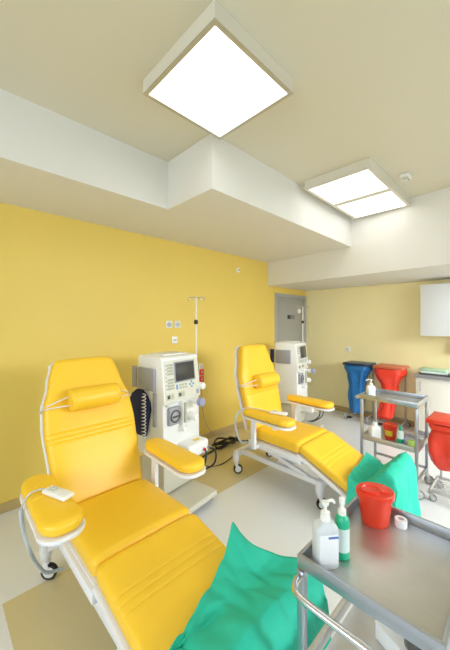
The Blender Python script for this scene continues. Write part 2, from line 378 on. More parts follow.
# ------------------------------------------------------------------ dialysis chairs
def chair(label, loc, back, leg, blen, llen, larm, rarm, zs, plate, roll=.675):
    t = thing('dialysis_chair', label, 'chair', loc, 0, 'yellow reclining dialysis chairs')
    S = .285
    # seat
    cushion((0, .003, zs-.12), (0, 1, 0), (0, 0, 1), .535, [(0, S), (.5, S-.004), (1, S-.012)], .12, .045, e=5, rw=.025).build('seat', 'vinyl', t)
    fr = MB()
    for s in (-1, 1): fr.span(s*S-.016, s*S+.016, -.02, .60, zs-.185, zs-.128, .006)
    for y in (0., .3, .58): fr.span(-S, S, y-.02, y+.02, zs-.18, zs-.135, .004)
    fr.span(-S+.005, S-.005, .01, .53, zs-.134, zs-.122, .002)
    fr.build('seat_frame', 'white', t)
    # back
    a = R(back); Lb = Vector((0, math.sin(a), math.cos(a))); Nb = Vector((0, -math.cos(a), math.sin(a)))
    ob = Vector((0, .527, zs-.05)); blen += .03
    wt = [(0, .272), (.25, .288), (.50, .302), (.64, .295), (.84, .245), (.96, .215), (1, .21)]
    T = .115
    b = cushion(ob, Lb, Nb, blen, wt, T, .05, grooves=[blen*.425, blen*.452, blen*.483], e=4.2, n0=-T, rw=.05, depth=.006).build('backrest', 'vinyl', t)
    cushion(ob+Lb*.02, Lb, Nb, blen-.012, [(q, w+.002) for q, w in wt], .034, .03, e=6, n0=-T-.030, rw=.045).build('back_shell', 'white', t)
    for s in (-1, 1): MB().bar((s*.2, .585, zs-.155), ob+Lb*.3+Nb*(-T-.045)+Vector((s*.2, 0, 0)), .04, .02).build('back_hinge', 'white', t)
    # head roll
    hc = ob+Lb*(blen*roll)+Nb*.058
    prof = [(0, -.165), (.05, -.165), (.064, -.161), (.072, -.15), (.075, -.132), (.075, .132), (.072, .15), (.064, .161), (.05, .165), (0, .165)]
    h = MB().lathe(hc, prof, 32, 'x').build('head_roll', 'vinyl', t)
    for s in (-1, 1):
        for q, dn in ((.03, .04), (-.035, .02)):
            w = interp(wt, roll+(q*1.4)/blen)
            e1 = hc+Vector((s*.16, 0, 0))+Lb*q*.9
            e2 = ob+Lb*(blen*roll+q*.25-.01)+Nb*(-.03)+Vector((s*(w+.006), 0, 0))
            e3 = e2+Nb*(-.09)
            MB().tube(catmull([e1, e1*.5+e2*.5+Nb*.012, e2, e3], 6), .0045, 6).build('strap', 'cord', h)
    # leg rest
    g = R(leg); Ld = Vector((0, -math.cos(g), -math.sin(g))); Nd = Vector((0, -math.sin(g), math.cos(g)))
    od = Vector((0, -.006, zs-.002))
    cushion(od, Ld, Nd, llen, [(0, S), (.6, S-.005), (1, S-.03)], .10, .045, grooves=[llen*.30, llen*.36, llen*.42], e=5, n0=-.10, rw=.03, depth=.003).build('leg_rest', 'vinyl', t)
    lf = cushion(od+Ld*.012, Ld, Nd, llen-.01, [(0, S+.008), (.6, S+.005), (1, S-.02)], .035, .02, e=8, n0=-.137, rw=.02)
    lf.build('leg_rest_frame', 'white', t)
    # foot plate standing up at the end
    e0 = od+Ld*(llen+.02)
    low = e0+Nd*(-.11)+Ld*(-.02); top = Vector((0, plate[0], plate[1]))
    MB().bar(low, top, .43, .024, .008).build('foot_plate', 'white', t)
    # arms
    for s, ax, y0, y1 in ((-1, larm, -.0, .575), (1, rarm, .02, .59)):
        zt = zs+.225; ln = y1-y0
        pw = [(0, .072), (.25, .082), (.7, .088), (.85, .092), (1, .088)]
        pl = cushion((0, y1+.008, zt-.078), (0, -1, 0), (0, 0, 1), ln+.014, [(q, w+.006) for q, w in pw], .018, .085, e=8, xc=ax, rw=.083, rh=.009).build('arm_plate', 'white', t)
        gr = [ln*.50] if s < 0 else []
        pd = cushion((0, y1, zt-.059), (0, -1, 0), (0, 0, 1), ln, pw, .062, .085, gr, e=3.0, xc=ax, rw=.08, rh=.04).build('arm_pad', 'vinyl', pl)
        ps = MB()
        px = ax-s*.02
        ps.bar((px, y1-.10, zs-.17), (px, y1-.10, zt-.076), .03, .055, .006)
        ps.bar((s*(S+.0), y1-.10, zs-.155), (px+s*.012, y1-.10, zs-.155), .045, .035, .004)
        ps.build('arm_post', 'white', t)
        MB().lathe((ax, y0+ln*.35, zt-.078), [(.012, 0), (.012, -.03), (.022, -.034), (.022, -.052), (.0, -.055)], 14).build('arm_knob', 'whitep', pl)
    # base on casters, with lift arms
    B, y0, y1 = .20, -.16, .79
    bs = MB()
    for s in (-1, 1): bs.span(s*B-.022, s*B+.022, y0, y1, .195, .245, .008)
    for y, hb_ in ((y0, .22), (y1, .285)):
        bs.span(-hb_-.02, hb_+.02, y-.028, y+.028, .185, .25, .012)
        for s in (-1, 1): bs.lathe((s*hb_, y, 0), [(0, .235), (.03, .235), (.036, .21), (.036, .17), (.03, .135), (.02, .118), (0, .117)], 20)
    bs.build('base_frame', 'white', t)
    for s in (-1, 1):
        for y, hb_ in ((y0, .22), (y1, .285)): caster(t, s*hb_, y, .12, .05, 'white', R(60+10*s))
    for s in (-1, 1):
        MB().bar((s*.2, .56, zs-.185), (s*.2, -.03, .235), .03, .04).build('lift_arm', 'white', t)
        MB().bar((s*.165, .02, zs-.18), (s*.165, .27, .23), .025, .035).build('lift_arm', 'white', t)
    ac = MB().tube([(0, .55, .25), (0, .30, .30)], .032, 18).tube([(0, .30, .30), (0, .02, zs-.19)], .017, 14)
    ac.box((0, .52, .275), (.12, .10, .10), .02)
    ac.build('actuator', 'greyp', t)
    MB().box((-.15, .20, zs-.215), (.10, .15, .055), .02).build('control_box', 'cablegrey', t)
    return t

chair_front = chair('yellow reclining dialysis chair laid far back, large and nearest the camera', (.815, 1.39, 0), 23, 11, .93, .66, -.395, .35, .565, (-.685, .475))
chair_back = chair('smaller upright-backed yellow dialysis chair in the middle of the room', (2.665, 1.46, 0), 14, 24, .89, .70, -.385, .41, .555, (-.685, .475), .545)

def remote(label, cx, cy, z, ang, cordpts):
    t = thing('remote_control', label, 'remote control', (cx, cy, z), ang, 'chair remote controls')
    MB().box((0, 0, .012), (.062, .165, .022), .008, seg=3).build('body', 'whitep', t)
    MB().box((0, .03, .0235), (.04, .07, .002), .0009).build('keypad', 'panel', t)
    for k in range(4): MB().box((.01 if k % 2 else -.01, .045-.022*(k//2), .025), (.011, .012, .003), .001).build('button', 'cablegrey', t)
    inv = (Matrix.Translation((cx, cy, z)) @ Matrix.Rotation(ang, 4, 'Z')).inverted()
    pts = catmull([inv @ Vector(p) for p in cordpts], 26)
    MB().tube(pts, lambda i: .004 if i < 80 else (.0105 if i % 2 else .0075), 8).build('coiled_cord', 'cablegrey', t)
    return t
remote('white remote on the near chair, its grey cord hanging to the floor', .450, 1.635, .7935, R(20),
       [(.42, 1.722, .803), (.385, 1.735, .806), (.345, 1.735, .795), (.318, 1.745, .735), (.330, 1.775, .628), (.365, 1.85, .479), (.42, 1.95, .305), (.482, 2.03, .165), (.531, 2.06, .115), (.60, 2.06, .10)])
remote('white remote on the middle chair, its cord looping back over the arm pad', 2.338, 1.66, .7835, R(14),
       [(2.318, 1.745, .792), (2.30, 1.80, .798), (2.275, 1.90, .80), (2.235, 1.985, .795), (2.165, 2.03, .74), (2.19, 2.08, .63), (2.24, 2.10, .50), (2.31, 2.11, .40), (2.38, 2.09, .385)])

# green disposable sheets over the foot ends
def sheet(label, cx, seam, zs, leg, llen, ridge, backy, xl, xr, drop, seed, up, amp=1., wrap=True):
    """cloth following leg rest, foot plate and the hang in front of it; backy(u) gives the back hem"""
    g = R(leg); nu, nv = 56, 84; mb = MB(); rows = []
    ry, rz = ridge
    def legz(y): return zs-(seam-y)*math.tan(g)+.012
    for i in range(nv+1):
        v = i/nv; row = []
        for j in range(nu+1):
            u = j/nu; x = xl(v)+(xr(v)-xl(v))*u
            yb = backy(u)
            if v < .42:                       # on the leg rest
                q = v/.42; y = yb+(ry+.19-yb)*q; z = legz(y)
            elif v < .60:                     # rises over the foot plate
                q = (v-.42)/.18; y = ry+.19-.19*q; z0 = legz(ry+.19)
                z = z0+(rz-z0)*(.35*q+.65*q*q*(3-2*q))
            else:                             # hangs down in front
                q = (v-.60)/.40
                y = ry-.055*min(1, q*6)-.03*q; z = rz-(rz-drop)*q-.0
                if q < .12: z = rz+.008*math.sin(q/.12*PI)-(rz-drop)*q*.6
            # over the side edges of the chair
            ex = max(0, abs(x-cx)-.262); s = 1 if x > cx else -1
            if v < .6:
                lift = up(u, v)
                z += lift
            if wrap and ex > 0: z = min(z, (z if v < .42 else max(legz(ry+.19), min(z, rz-.02)))-min(.28, ex*3.4)) if v < .6 else min(z, rz-min(.28, ex*3.4))
            p = Vector((x*3.2, y*3.2+v*1.5, seed))
            w = amp*(noise.noise(p*1.1+Vector((0, 0, 4)))*.03+abs(noise.noise(p*2.3))*.026+noise.noise(p*5)*.008)
            if v < .6: z += abs(w)*1.1
            else:
                y += -abs(w)*1.6-.010*math.sin(x*34+seed+3*v)*min(1, (v-.6)*5)
            row.append(mb.bm.verts.new((x, y, z)))
        rows.append(row)
    for i in range(nv):
        for j in range(nu): mb.bm.faces.new((rows[i][j], rows[i][j+1], rows[i+1][j+1], rows[i+1][j]))
    o = mb.build('protective_sheet', 'green', smooth=True, angle=80, solid=.0015)
    return tag(o, label, 'sheet', 'green disposable chair covers')
def sm(a, b, x):
    q = max(0, min(1, (x-a)/(b-a))); return q*q*(3-2*q)
sheet('green disposable sheet rumpled over the foot end of the near chair', .815, 1.39, .57, 11, .66, (.685, .535),
      lambda u: .84+.22*u, lambda v: .52, lambda v: 1.10+.12*sm(.1, .6, v), .04, 3.1,
      lambda u, v: .09*sm(.80, 1.0, u)*max(0, 1-1.35*v)+.012*(1+math.sin(u*9+v*5)), 1.35, False)
sheet('green disposable sheet hanging over the foot end of the middle chair', 2.66, 1.46, .56, 24, .70, (.74, .53),
      lambda u: 1.02+.06*u, lambda v: 2.34-.03*(v < .5), lambda v: 2.94-.055*sm(.45, .65, v), .03, 8.7,
      lambda u, v: .01)

# ------------------------------------------------------------------ dialysis machines
def machine(label, loc, rz):
    t = thing('dialysis_machine', label, 'dialysis machine', loc, rz, 'white dialysis machines')
    W = .23
    bs = MB().span(-.25, .195, -.26, .36, .05, .105, .018, 3).span(-.16, .12, -.245, -.05, .05, .08, .006)
    bs.build('plinth', 'beige', t)
    for x in (-.2, .17):
        for y in (-.17, .3): caster(t, x, y, .07, .026, 'greyp')
    MB().span(-.20, .20, .03, .34, .12, .47, .015).build('lower_body', 'beige', t)
    # main body: side profile extruded, front slightly raked
    prof = [(0, .44), (.012, .92), (-.012, .935), (.03, 1.315), (.05, 1.335), (.335, 1.345), (.36, 1.325), (.36, .44)]
    b = bmesh.new(); vs = []
    for x in (-W, W): vs.append([b.verts.new((x, y, z)) for y, z in prof])
    n = len(prof)
    for j in range(n): b.faces.new((vs[0][j], vs[0][(j+1) % n], vs[1][(j+1) % n], vs[1][j]))
    b.faces.new(vs[0]); b.faces.new(list(reversed(vs[1])))
    bmesh.ops.recalc_face_normals(b, faces=b.faces)
    bmesh.ops.bevel(b, geom=list(b.edges), offset=.009, segments=2, profile=.5, affect='EDGES')
    mb = MB(); mb.merge(b); mb.build('body', 'machine', t)
    # control panel on the raked face
    a = math.atan2(.042, .38)
    PM = Matrix.Translation((0, -.012, .935)) @ Matrix.Rotation(-a, 4, 'X')
    def onp(x0, x1, z0, z1, th, m, name, par, bev=.002, off=0.):
        q = MB().span(x0, x1, -th-off, .0-off, z0, z1, bev); bmesh.ops.transform(q.bm, matrix=PM, verts=q.bm.verts); return q.build(name, m, par)
    pan = onp(-.215, .215, .008, .372, .006, 'panel', 'control_panel', t, .003)
    onp(-.10, .165, .165, .355, .012, 'greyp', 'screen_bezel', pan, .004)
    onp(-.087, .152, .178, .342, .0145, 'screen', 'screen', pan, .001)
    for i in range(4):
        for j in range(9):
            if (j == 4): continue
            q = onp(-.182+.019*i, -.167+.019*i, .115+.026*j, .133+.026*j, .0095, 'keys', 'key', pan, .001)
    for j in range(7): onp(-.200, -.190, .12+.034*j, .131+.034*j, .009, 'greyp', 'indicator', pan, .001)
    for i in range(3):
        for j in range(2): onp(-.045+.034*i, -.021+.034*i, .105+.027*j, .122+.027*j, .0095, 'keys', 'key', pan, .001)
    onp(-.085, -.068, .105, .15, .0095, 'blueb', 'blue_key', pan, .001)
    for dx, dz in ((0, .022), (0, -.022), (.022, 0), (-.022, 0)): onp(.112+dx-.009, .112+dx+.009, .128+dz-.009, .128+dz+.009, .010, 'blueb', 'arrow_key', pan, .003)
    for x in (-.165, -.03):
        r_ = onp(x-.042, x+.046, .028, .085, .010, 'beige', 'readout', pan, .003)
        onp(x-.035, x-.003, .04, .072, .0115, 'lcd', 'readout_window', r_, .001)
        onp(x+.008, x+.035, .04, .072, .0115, 'keys', 'readout_keys', r_, .001)
    onp(.17, .20, .025, .07, .010, 'lilac', 'switch', pan, .003)
    # blood pump
    p = MB().span(-.185, -.06, -.03, .01, .735, .895, .012).build('blood_pump', 'greyp', t)
    MB().lathe((-.122, -.031, .815), [(.056, .002), (.056, -.006), (.044, -.006), (.044, .002)], 36, 'y').build('pump_ring', 'lcd', p)
    MB().lathe((-.122, -.031, .815), [(0, -.01), (.03, -.009), (.042, -.004), (.042, .002), (0, .002)], 28, 'y').build('pump_rotor', 'pocket', p)
    MB().box((-.122, -.043, .815), (.075, .01, .016), .003).build('pump_crank', 'lcd', p)
    # clamps and level holders
    MB().span(-.04, .0, -.045, .01, .69, .92, .01).build('level_holder', 'whitep', t)
    MB().tube([(-.02, -.055, .92), (-.02, -.055, .74)], .013, 14).build('drip_chamber', 'keys', t)
    MB().span(-.05, .01, -.065, .01, .66, .70, .01).build('clamp', 'whitep', t)
    MB().lathe((-.19, .005, .915), [(0, -.02), (.012, -.018), (.012, .01), (0, .01)], 12, 'y').build('clip', 'beige', t)
    cn = MB().lathe((.120, 0, .905), [(0, -.09), (.026, -.088), (.03, -.07), (.03, -.05), (.022, -.045), (.022, .01), (0, .01)], 22, 'y').build('port', 'whitep', t)
    MB().lathe((.120, 0, .905), [(0, -.14), (.036, -.138), (.04, -.128), (.04, -.10), (.03, -.0905), (0, -.0905)], 24, 'y').build('port_cap', 'lilac', cn)
    MB().lathe((.095, 0, .765), [(0, -.09), (.026, -.088), (.032, -.075), (.032, -.03), (.04, -.02), (.04, .012), (0, .012)], 22, 'y').build('knob', 'whitep', t)
    MB().lathe((.19, .0, .965), [(0, -.01), (.01, -.009), (.01, .01), (0, .01)], 12, 'y').build('red_light', 'orange', t)
    # side arm at the right
    ar = MB().tube([(.19, .05, 1.02), (.25, .02, 1.02)], .022, 16).lathe((.25, .03, 1.02), [(0, -.07), (.03, -.065), (.036, -.05), (.036, .05), (.03, .055), (0, .055)], 22, 'y')
    ar.build('heparin_arm', 'whitep', t)
    # tray box
    tb = MB().span(-.07, .195, -.15, .04, .43, .555, .022, 3).build('dialysate_box', 'machine', t)
    MB().span(.06, .13, -.10, -.06, .5545, .557).build('mark', 'yellowl', tb)
    MB().lathe((.12, -.158, .475), [(0, -.012), (.014, -.011), (.016, 0), (0, .002)], 14, 'y').build('red_cap', 'red', tb)
    MB().lathe((.18, -.158, .475), [(0, -.012), (.014, -.011), (.016, 0), (0, .002)], 14, 'y').build('grey_cap', 'greyp', tb)
    MB().tube(catmull([(.12, -.17, .475), (.09, -.21, .45), (.07, -.2, .36), (.10, -.10, .27), (.12, .03, .23)]), .008, 8).build('hose', 'black', tb)
    MB().tube(catmull([(.18, -.17, .475), (.21, -.22, .44), (.20, -.21, .33), (.16, -.10, .25), (.15, .03, .21)]), .008, 8).build('hose', 'black', tb)
    # left side: pocket, cuff, coil
    pk = MB().span(-W-.028, -W-.0005, .10, .335, 1.035, 1.235, .006).build('side_pocket', 'pocket', t)
    MB().span(-W-.02, -W-.008, .362, .425, 1.04, 1.24, .003).build('pocket_flap', 'navy', t)
    cf = MB(); rings = []
    for z, y0, y1 in ((1.03, .27, .34), (.99, .21, .40), (.93, .17, .44), (.86, .16, .43), (.78, .18, .39), (.68, .20, .36), (.62, .22, .33)):
        rings.append([Vector((-W-.005-.03*(0 if k in (0, 3) else 1), (y0 if k < 2 else y1), z)) for k in range(4)])
    cf.loft(rings); cf.build('pressure_cuff', 'navy', t)
    MB().span(-W-.018, -W-.0005, .09, .13, .72, 1.02, .006).build('side_rail', 'pocket', t)
    pts = []
    for i in range(13*16+1):
        q = i/16; z = 1.01-.40*q/13
        pts.append((-W-.055+.016*math.sin(2*PI*q), .20+.018*math.cos(2*PI*q), z))
    MB().tube(pts, .0042, 6).build('coiled_hose', 'cord', t)
    # top plate and drip pole
    MB().span(-.15, .15, .10, .32, 1.34, 1.352, .004).build('top_tray', 'machine', t)
    po = MB().tube([(W+.055, .10, .75), (W+.055, .10, 1.90)], .009, 12).build('drip_pole', 'cord', t)
    MB().lathe((W+.055, .10, 1.25), [(0, -.03), (.015, -.028), (.015, .028), (0, .03)], 14).build('pole_clamp', 'black', po)
    MB().lathe((W+.055, .10, 1.65), [(0, -.025), (.018, -.02), (.022, 0), (.018, .02), (0, .025)], 14).build('pole_clamp', 'black', po)
    MB().span(W-.005, W+.07, .085, .115, .80, .84, .004).build('pole_bracket', 'greyp', po)
    hk = MB()
    for k in range(4):
        an = PI/4*0+k*PI/2+.3; cx, cy = math.cos(an), math.sin(an)
        hk.tube(catmull([(W+.055, .10, 1.898), (W+.055+.05*cx, .10+.05*cy, 1.90), (W+.055+.09*cx, .10+.09*cy, 1.895), (W+.055+.095*cx, .10+.095*cy, 1.875), (W+.055+.08*cx, .10+.08*cy, 1.872)], 5), .004, 6)
    hk.build('pole_hooks', 'chrome', po)
    return t
m1 = machine('white dialysis machine behind the near chair, screen and keypad facing the room', (1.665, 2.25, 0), R(8))
for ch in m1.children:
    if ch.name.startswith('pocket_flap'): ch.material_slots[0].link = 'OBJECT'; ch.material_slots[0].material = M['pocket']
m2 = copy_tree(m1); m2.location = (4.02, 2.41, 0); m2.rotation_euler = (0, 0, R(12))
for ch in list(m2.children):
    if ch.name.split('.')[0] in ('pressure_cuff', 'coiled_hose', 'side_rail'): bpy.data.objects.remove(ch)
for ch in m2.children:
    if ch.name.startswith('pocket_flap'): ch.material_slots[0].material = M['navy']
    if ch.name.startswith('dialysate_box'): ch.location = (.07, .0, -.14)
m2['label'] = 'white dialysis machine half hidden behind the middle chair, near the grey door'

# cables on the floor
def cable(label, runs, r=.008, name='power_cable'):
    t = thing(name, label, 'cable', runs[0][0])
    o0 = Vector(runs[0][0]); mb = MB()
    for run in runs: mb.tube(catmull([Vector(p)-o0 for p in run], 8), r, 8)
    mb.build('sheath', 'black', t); return t
z = .012
loop = []
for k in range(26):
    a = k*2*PI/8.3; rr = .10+.05*math.sin(k*1.7)
    loop.append((2.83+1.5*rr*math.cos(a), 2.86+rr*.8*math.sin(a), z+.012+.002*k+.012*math.sin(k*2.1)))
cable('black power cable in a tangled heap on the floor between the machine and chair', [
    [(2.05, 2.66, .2), (2.12, 2.70, .08), (2.25, 2.76, z), (2.55, 2.83, z)]+loop+[(3.05, 2.78, z), (3.3, 2.66, z), (3.5, 2.56, z), (3.62, 2.66, z), (3.66, 2.85, z)]], .011)
cable('thin black lead curving across the floor in front of the cable heap', [
    [(2.1, 2.63, .18), (2.2, 2.55, .04), (2.4, 2.50, .008), (2.7, 2.55, .008), (3.0, 2.50, .008), (3.4, 2.36, .008)]], .0045, 'thin_cable')

# ------------------------------------------------------------------ bag stands and bags
def bag_mesh(rings_def, folds, seed, n=72, e=3.0):
    mb = MB(); rings = []
    tab = rings_def
    for i in range(45):
        f = i/44*(len(tab)-1); k = min(int(f), len(tab)-2); q = f-k; q = q*q*(3-2*q)
        cx, cy, z, hx, hy, am = [tab[k][m]+(tab[k+1][m]-tab[k][m])*q for m in range(6)]
        ring = []
        for j in range(n):
            a = 2*PI*j/n; c, s = math.cos(a), math.sin(a)
            w = 1+am*(math.sin(folds*a+seed+z*4)*.6+noise.noise(Vector((c*1.6+seed, s*1.6, z*5)))*1.1)
            x = hx*math.copysign(abs(c)**(2/e), c)*w; y = hy*math.copysign(abs(s)**(2/e), s)*w
            ring.append(Vector((cx+x, cy+y, z+am*.05*math.sin(3*a+seed))))
        rings.append(ring)
    mb.loft(rings, cap=False)
    return mb
def bag_stand(label, loc, w, d, h, lid_m, lidname='lid', wire=False):
    t = thing('waste_bag_stand', label, 'bag stand', loc, 0, 'wheeled waste bag stands')
    hw, hd = w/2, d/2
    # lid with a turned-down rim
    MB().span(-hd, hd, -hw, hw, h-.012, h+.01, .008, 3).span(-hd-.004, hd, -hw-.004, hw+.004, h-.03, h-.008, .008).build('lid', lid_m, t)
    MB().span(hd-.01, hd+.025, -.10, .10, h-.022, h-.002, .004).build('lid_hinge', 'steelp', t)
    f = MB()
    x1 = hd+.012
    for s in (-1, 1): f.tube([(x1, s*(hw-.06), .10), (x1, s*(hw-.06), h-.02)], .011, 12)
    f.tube([(x1, -hw+.06, h-.1), (x1, hw-.06, h-.1)], .009, 10)
    f.build('upright', 'steelp', t)
    bf = MB()
    bf.tube([(x1, -hw+.03, .1), (x1, hw-.03, .1)], .012, 10)
    for s in (-1, 1): bf.tube([(x1, s*(hw-.03), .1), (-hd, s*(hw-.03), .1)], .012, 10)
    if wire:
        bf.tube([(-hd, -hw+.03, .1), (-hd, hw-.03, .1)], .012, 10)
    bf.build('base_frame', 'steelp', t)
    if wire:
        for k in range(7):
            x = -hd+(x1+hd)*(k+1)/8
            MB().tube([(x, -hw+.03, .1), (x, hw-.03, .1)], .004, 8).build('wire', 'steelp', t)
    else:
        MB().box((-hd-.0, hw-.12, .06), (.10, .07, .016), .005).build('pedal', 'black', t)
    for s in (-1, 1):
        for x in (-hd+.02, x1-.02): caster(t, x, s*(hw-.03), .1, .03, 'steelp', R(20*s))
    return t
bag_stand('wheeled stand with a dark blue lid holding the blue bag', (5.19, 2.03, 0), .42, .36, .955, 'bluelid')
o = bag_mesh([(0, 0, 0, .185, .216, .01), (0, 0, -.06, .18, .21, .04), (-.02, .0, -.16, .13, .14, .14), (-.03, .01, -.35, .11, .115, .18), (-.04, .02, -.6, .10, .10, .16), (-.05, .02, -.76, .085, .09, .14), (-.05, .02, -.80, .04, .06, .1), (-.05, .02, -.805, .002, .002, .0)], 7, 1.3).build('waste_bag', 'bluebag')
o.location = (5.16, 2.03, .925); tag(o, 'blue plastic waste bag hanging under the dark blue lid', 'waste bag', 'hanging plastic waste bags')
bag_stand('wheeled stand with a dull red lid between blue bag and cabinet', (5.19, 1.54, 0), .42, .36, .955, 'redlid')
o = bag_mesh([(0, 0, 0, .185, .218, .01), (0, 0, -.08, .185, .215, .06), (-.01, .01, -.13, .165, .18, .12), (-.02, .0, -.24, .11, .115, .15), (-.02, -.015, -.4, .095, .095, .16), (-.04, .02, -.55, .095, .10, .16), (-.05, .06, -.74, .11, .115, .14), (-.05, .08, -.80, .06, .08, .1), (-.05, .08, -.81, .002, .002, .0)], 6, 4.1).build('waste_bag', 'redbag')
o.location = (5.16, 1.54, .925); tag(o, 'red waste bag pinched in the middle, hanging against the cream wall', 'waste bag', 'hanging plastic waste bags')
bag_stand('low stand with red lid and wire base beside the steel cart', (3.45, .53, 0), .30, .34, .745, 'red', wire=True)
o = bag_mesh([(0, 0, 0, .172, .155, .01), (0, 0, -.04, .17, .153, .05), (.0, .02, -.075, .12, .115, .08), (.0, .035, -.17, .125, .125, .10), (.0, .04, -.29, .12, .12, .12), (.0, .03, -.39, .09, .10, .11), (.0, .03, -.44, .05, .06, .1), (.0, .03, -.45, .002, .002, .0)], 5, 2.2).build('waste_bag', 'redbag')
o.location = (3.44, .532, .715); tag(o, 'bulging red waste bag cut by the picture edge beside the steel cart', 'waste bag', 'hanging plastic waste bags')

# ------------------------------------------------------------------ steel trolleys
def trolley(name, label, loc, x0, x1, y0, y1, top, low, rim, low_rim=.04):
    """coordinates are world; the empty sits at loc on the floor"""
    t = thing(name, label, 'trolley', loc)
    ox, oy = loc[0], loc[1]; x0 -= ox; x1 -= ox; y0 -= oy; y1 -= oy
    q = .026
    def tray(zt, h, nm, m):
        fl = MB().span(x0+.0125, x1-.0125, y0+.0125, y1-.0125, zt-h-.004, zt-h, .001).build(nm, m, t, angle=30)
        mb = MB(); w = .012
        for a in ((x0, x0+w, y0, y1), (x1-w, x1, y0, y1), (x0+w, x1-w, y0, y0+w), (x0+w, x1-w, y1-w, y1)): mb.span(*a, zt-h-.004, zt, .002)
        mb.build('tray_rim', 'steel', fl, angle=30); return fl
    for x in (x0+q/2-.001, x1-q/2+.001):
        for y in (y0+q/2-.001, y1-q/2+.001):
            MB().span(x-q/2, x+q/2, y-q/2, y+q/2, .13, top-rim-.009, .003).build('leg', 'steel', t)
            caster(t, x, y, .14, .043, 'steelp', R(30))
    tray(top, rim, 'top_tray', 'steelt')
    def shelf_tray(zt, h, nm):
        mb = MB(); g = .0275
        mb.span(x0+g, x1-g, y0+g, y1-g, zt-h-.004, zt-h, .001)
        w = .018
        for a in ((x0, x0+w, y0+g, y1-g), (x1-w, x1, y0+g, y1-g), (x0+g, x1-g, y0, y0+w), (x0+g, x1-g, y1-w, y1)): mb.span(*a, zt-h-.008, zt, .002)
        return mb.build(nm, 'steelt', t, angle=30)
    shelf_tray(low, low_rim, 'shelf_tray')
    return t, (x0, x1, y0, y1)

t1, b1 = trolley('instrument_trolley', 'large steel trolley in the front corner holding bottles and sharps bin', (1.14, .345, 0), .88, 1.40, .14, .55, .87, .50, .040)
x0, x1, y0, y1 = b1
MB().tube(catmull([(x0-.002, y1-.012, .80), (x0-.03, y1-.014, .80), (x0-.055, y1-.03, .798), (x0-.064, y1-.07, .795), (x0-.066, y1-.2, .795), (x0-.066, y0+.07, .795), (x0-.055, y0+.03, .798), (x0-.03, y0+.014, .80), (x0-.002, y0+.012, .80)], 7), .0115, 14).build('push_handle', 'chrome', t1)
t2, b2 = trolley('instrument_trolley', 'slim steel cart standing between the middle chair and red bags', (3.46, 1.0, 0), 3.22, 3.63, .73, 1.25, .898, .475, .045)
x0, x1, y0, y1 = b2
MB().tube(catmull([(x0+.012, y1-.002, .862), (x0+.014, y1+.03, .85), (x0+.03, y1+.055, .85), (x0+.07, y1+.064, .85), (x1-.07, y1+.064, .85), (x1-.03, y1+.055, .85), (x1-.014, y1+.03, .85), (x1-.012, y1-.002, .85)], 6), .010, 12).build('push_handle', 'chrome', t2)
MB().span(x0, x0+.022, y0+.028, y1-.028, .15, .172, .003).span(x1-.022, x1, y0+.028, y1-.028, .15, .172, .003).span(x0+.028, x1-.028, y0, y0+.022, .15, .172, .003).build('bottom_rail', 'steel', t2)
MB().tube([(x0+.012, y0-.001, .575), (x0+.012, y0-.045, .575)], .010, 12).build('side_hook', 'chrome', t2)

# ------------------------------------------------------------------ bottles, sharps bins and small things
def rbox_bottle(mb, w, d, h, r=.018, neck=.012, z0=0.):
    """rounded-rectangle bottle body with shoulders"""
    rings = []
    for z, f in ((0, .90), (.004, .97), (.012, 1), (h*.80, 1), (h*.87, .96), (h*.93, .82), (h*.97, .58), (h, neck/(w/2))):
        ring = []; e = 5 if f > .8 else 3
        for k in range(36):
            a = 2*PI*k/36; c, s = math.cos(a), math.sin(a)
            ring.append(Vector((w/2*f*math.copysign(abs(c)**(2/e), c), max(d/2*f, neck*.9)*math.copysign(abs(s)**(2/e), s), z0+z)))
        rings.append(ring)
    return mb.loft(rings)
def pump(parent, z, s=1., ang=0., m='whitep'):
    mb = MB().lathe((0, 0, z), [(0, 0), (.017*s, 0), (.017*s, .018*s), (.011*s, .022*s), (.006*s, .024*s), (.006*s, .042*s), (.013*s, .044*s), (.014*s, .056*s), (0, .058*s)], 22)
    dx, dy = math.cos(ang), math.sin(ang)
    mb.tube(catmull([(0, 0, z+.052*s), (.02*s*dx, .02*s*dy, z+.054*s), (.036*s*dx, .036*s*dy, z+.050*s), (.044*s*dx, .044*s*dy, z+.040*s)], 5), .006*s, 10)
    return mb.build('pump', m, parent)

TZ = .8305
t = thing('sanitizer_bottle', 'large translucent pump bottle standing on the front trolley', 'bottle', (.955, .487, TZ), R(-38), 'bottles on the front trolley')
rbox_bottle(MB(), .078, .056, .150, neck=.015).build('bottle', 'trans', t)
MB().lathe((0, 0, .150), [(0, 0), (.0165, 0), (.0165, .012), (0, .012)], 22).build('collar', 'whitep', t)
pump(t, .161, .9, R(20))
MB().span(-.033, .033, -.0295, -.0282, .02, .115, .0005).build('front_label', 'paper', t)
MB().span(-.002, .032, -.0305, -.0296, .104, .111).build('blue_stripe', 'bluel', t)
t = thing('spray_bottle', 'slim green bottle with a white nozzle behind the translucent bottle', 'bottle', (1.028, .462, TZ), R(-40), 'bottles on the front trolley')
MB().lathe((0, 0, 0), [(0, 0), (.021, 0), (.0245, .004), (.0245, .126), (.022, .138), (.013, .149), (0, .15)], 28).build('bottle', 'greenb', t)
lb = MB(); rings = [[Vector((.0249*math.cos(a), .0249*math.sin(a), z)) for a in [(-PI*.5-1.9)+3.8*k/24 for k in range(25)]] for z in (.028, .108)]
lb.loft(rings, closed=False).build('label', 'label', t)
MB().lathe((0, 0, .148), [(0, 0), (.014, 0), (.014, .016), (.010, .02), (.0075, .024), (.0075, .036), (.0105, .038), (.0105, .055), (.006, .06), (0, .061)], 20).build('nozzle', 'whitep', t)

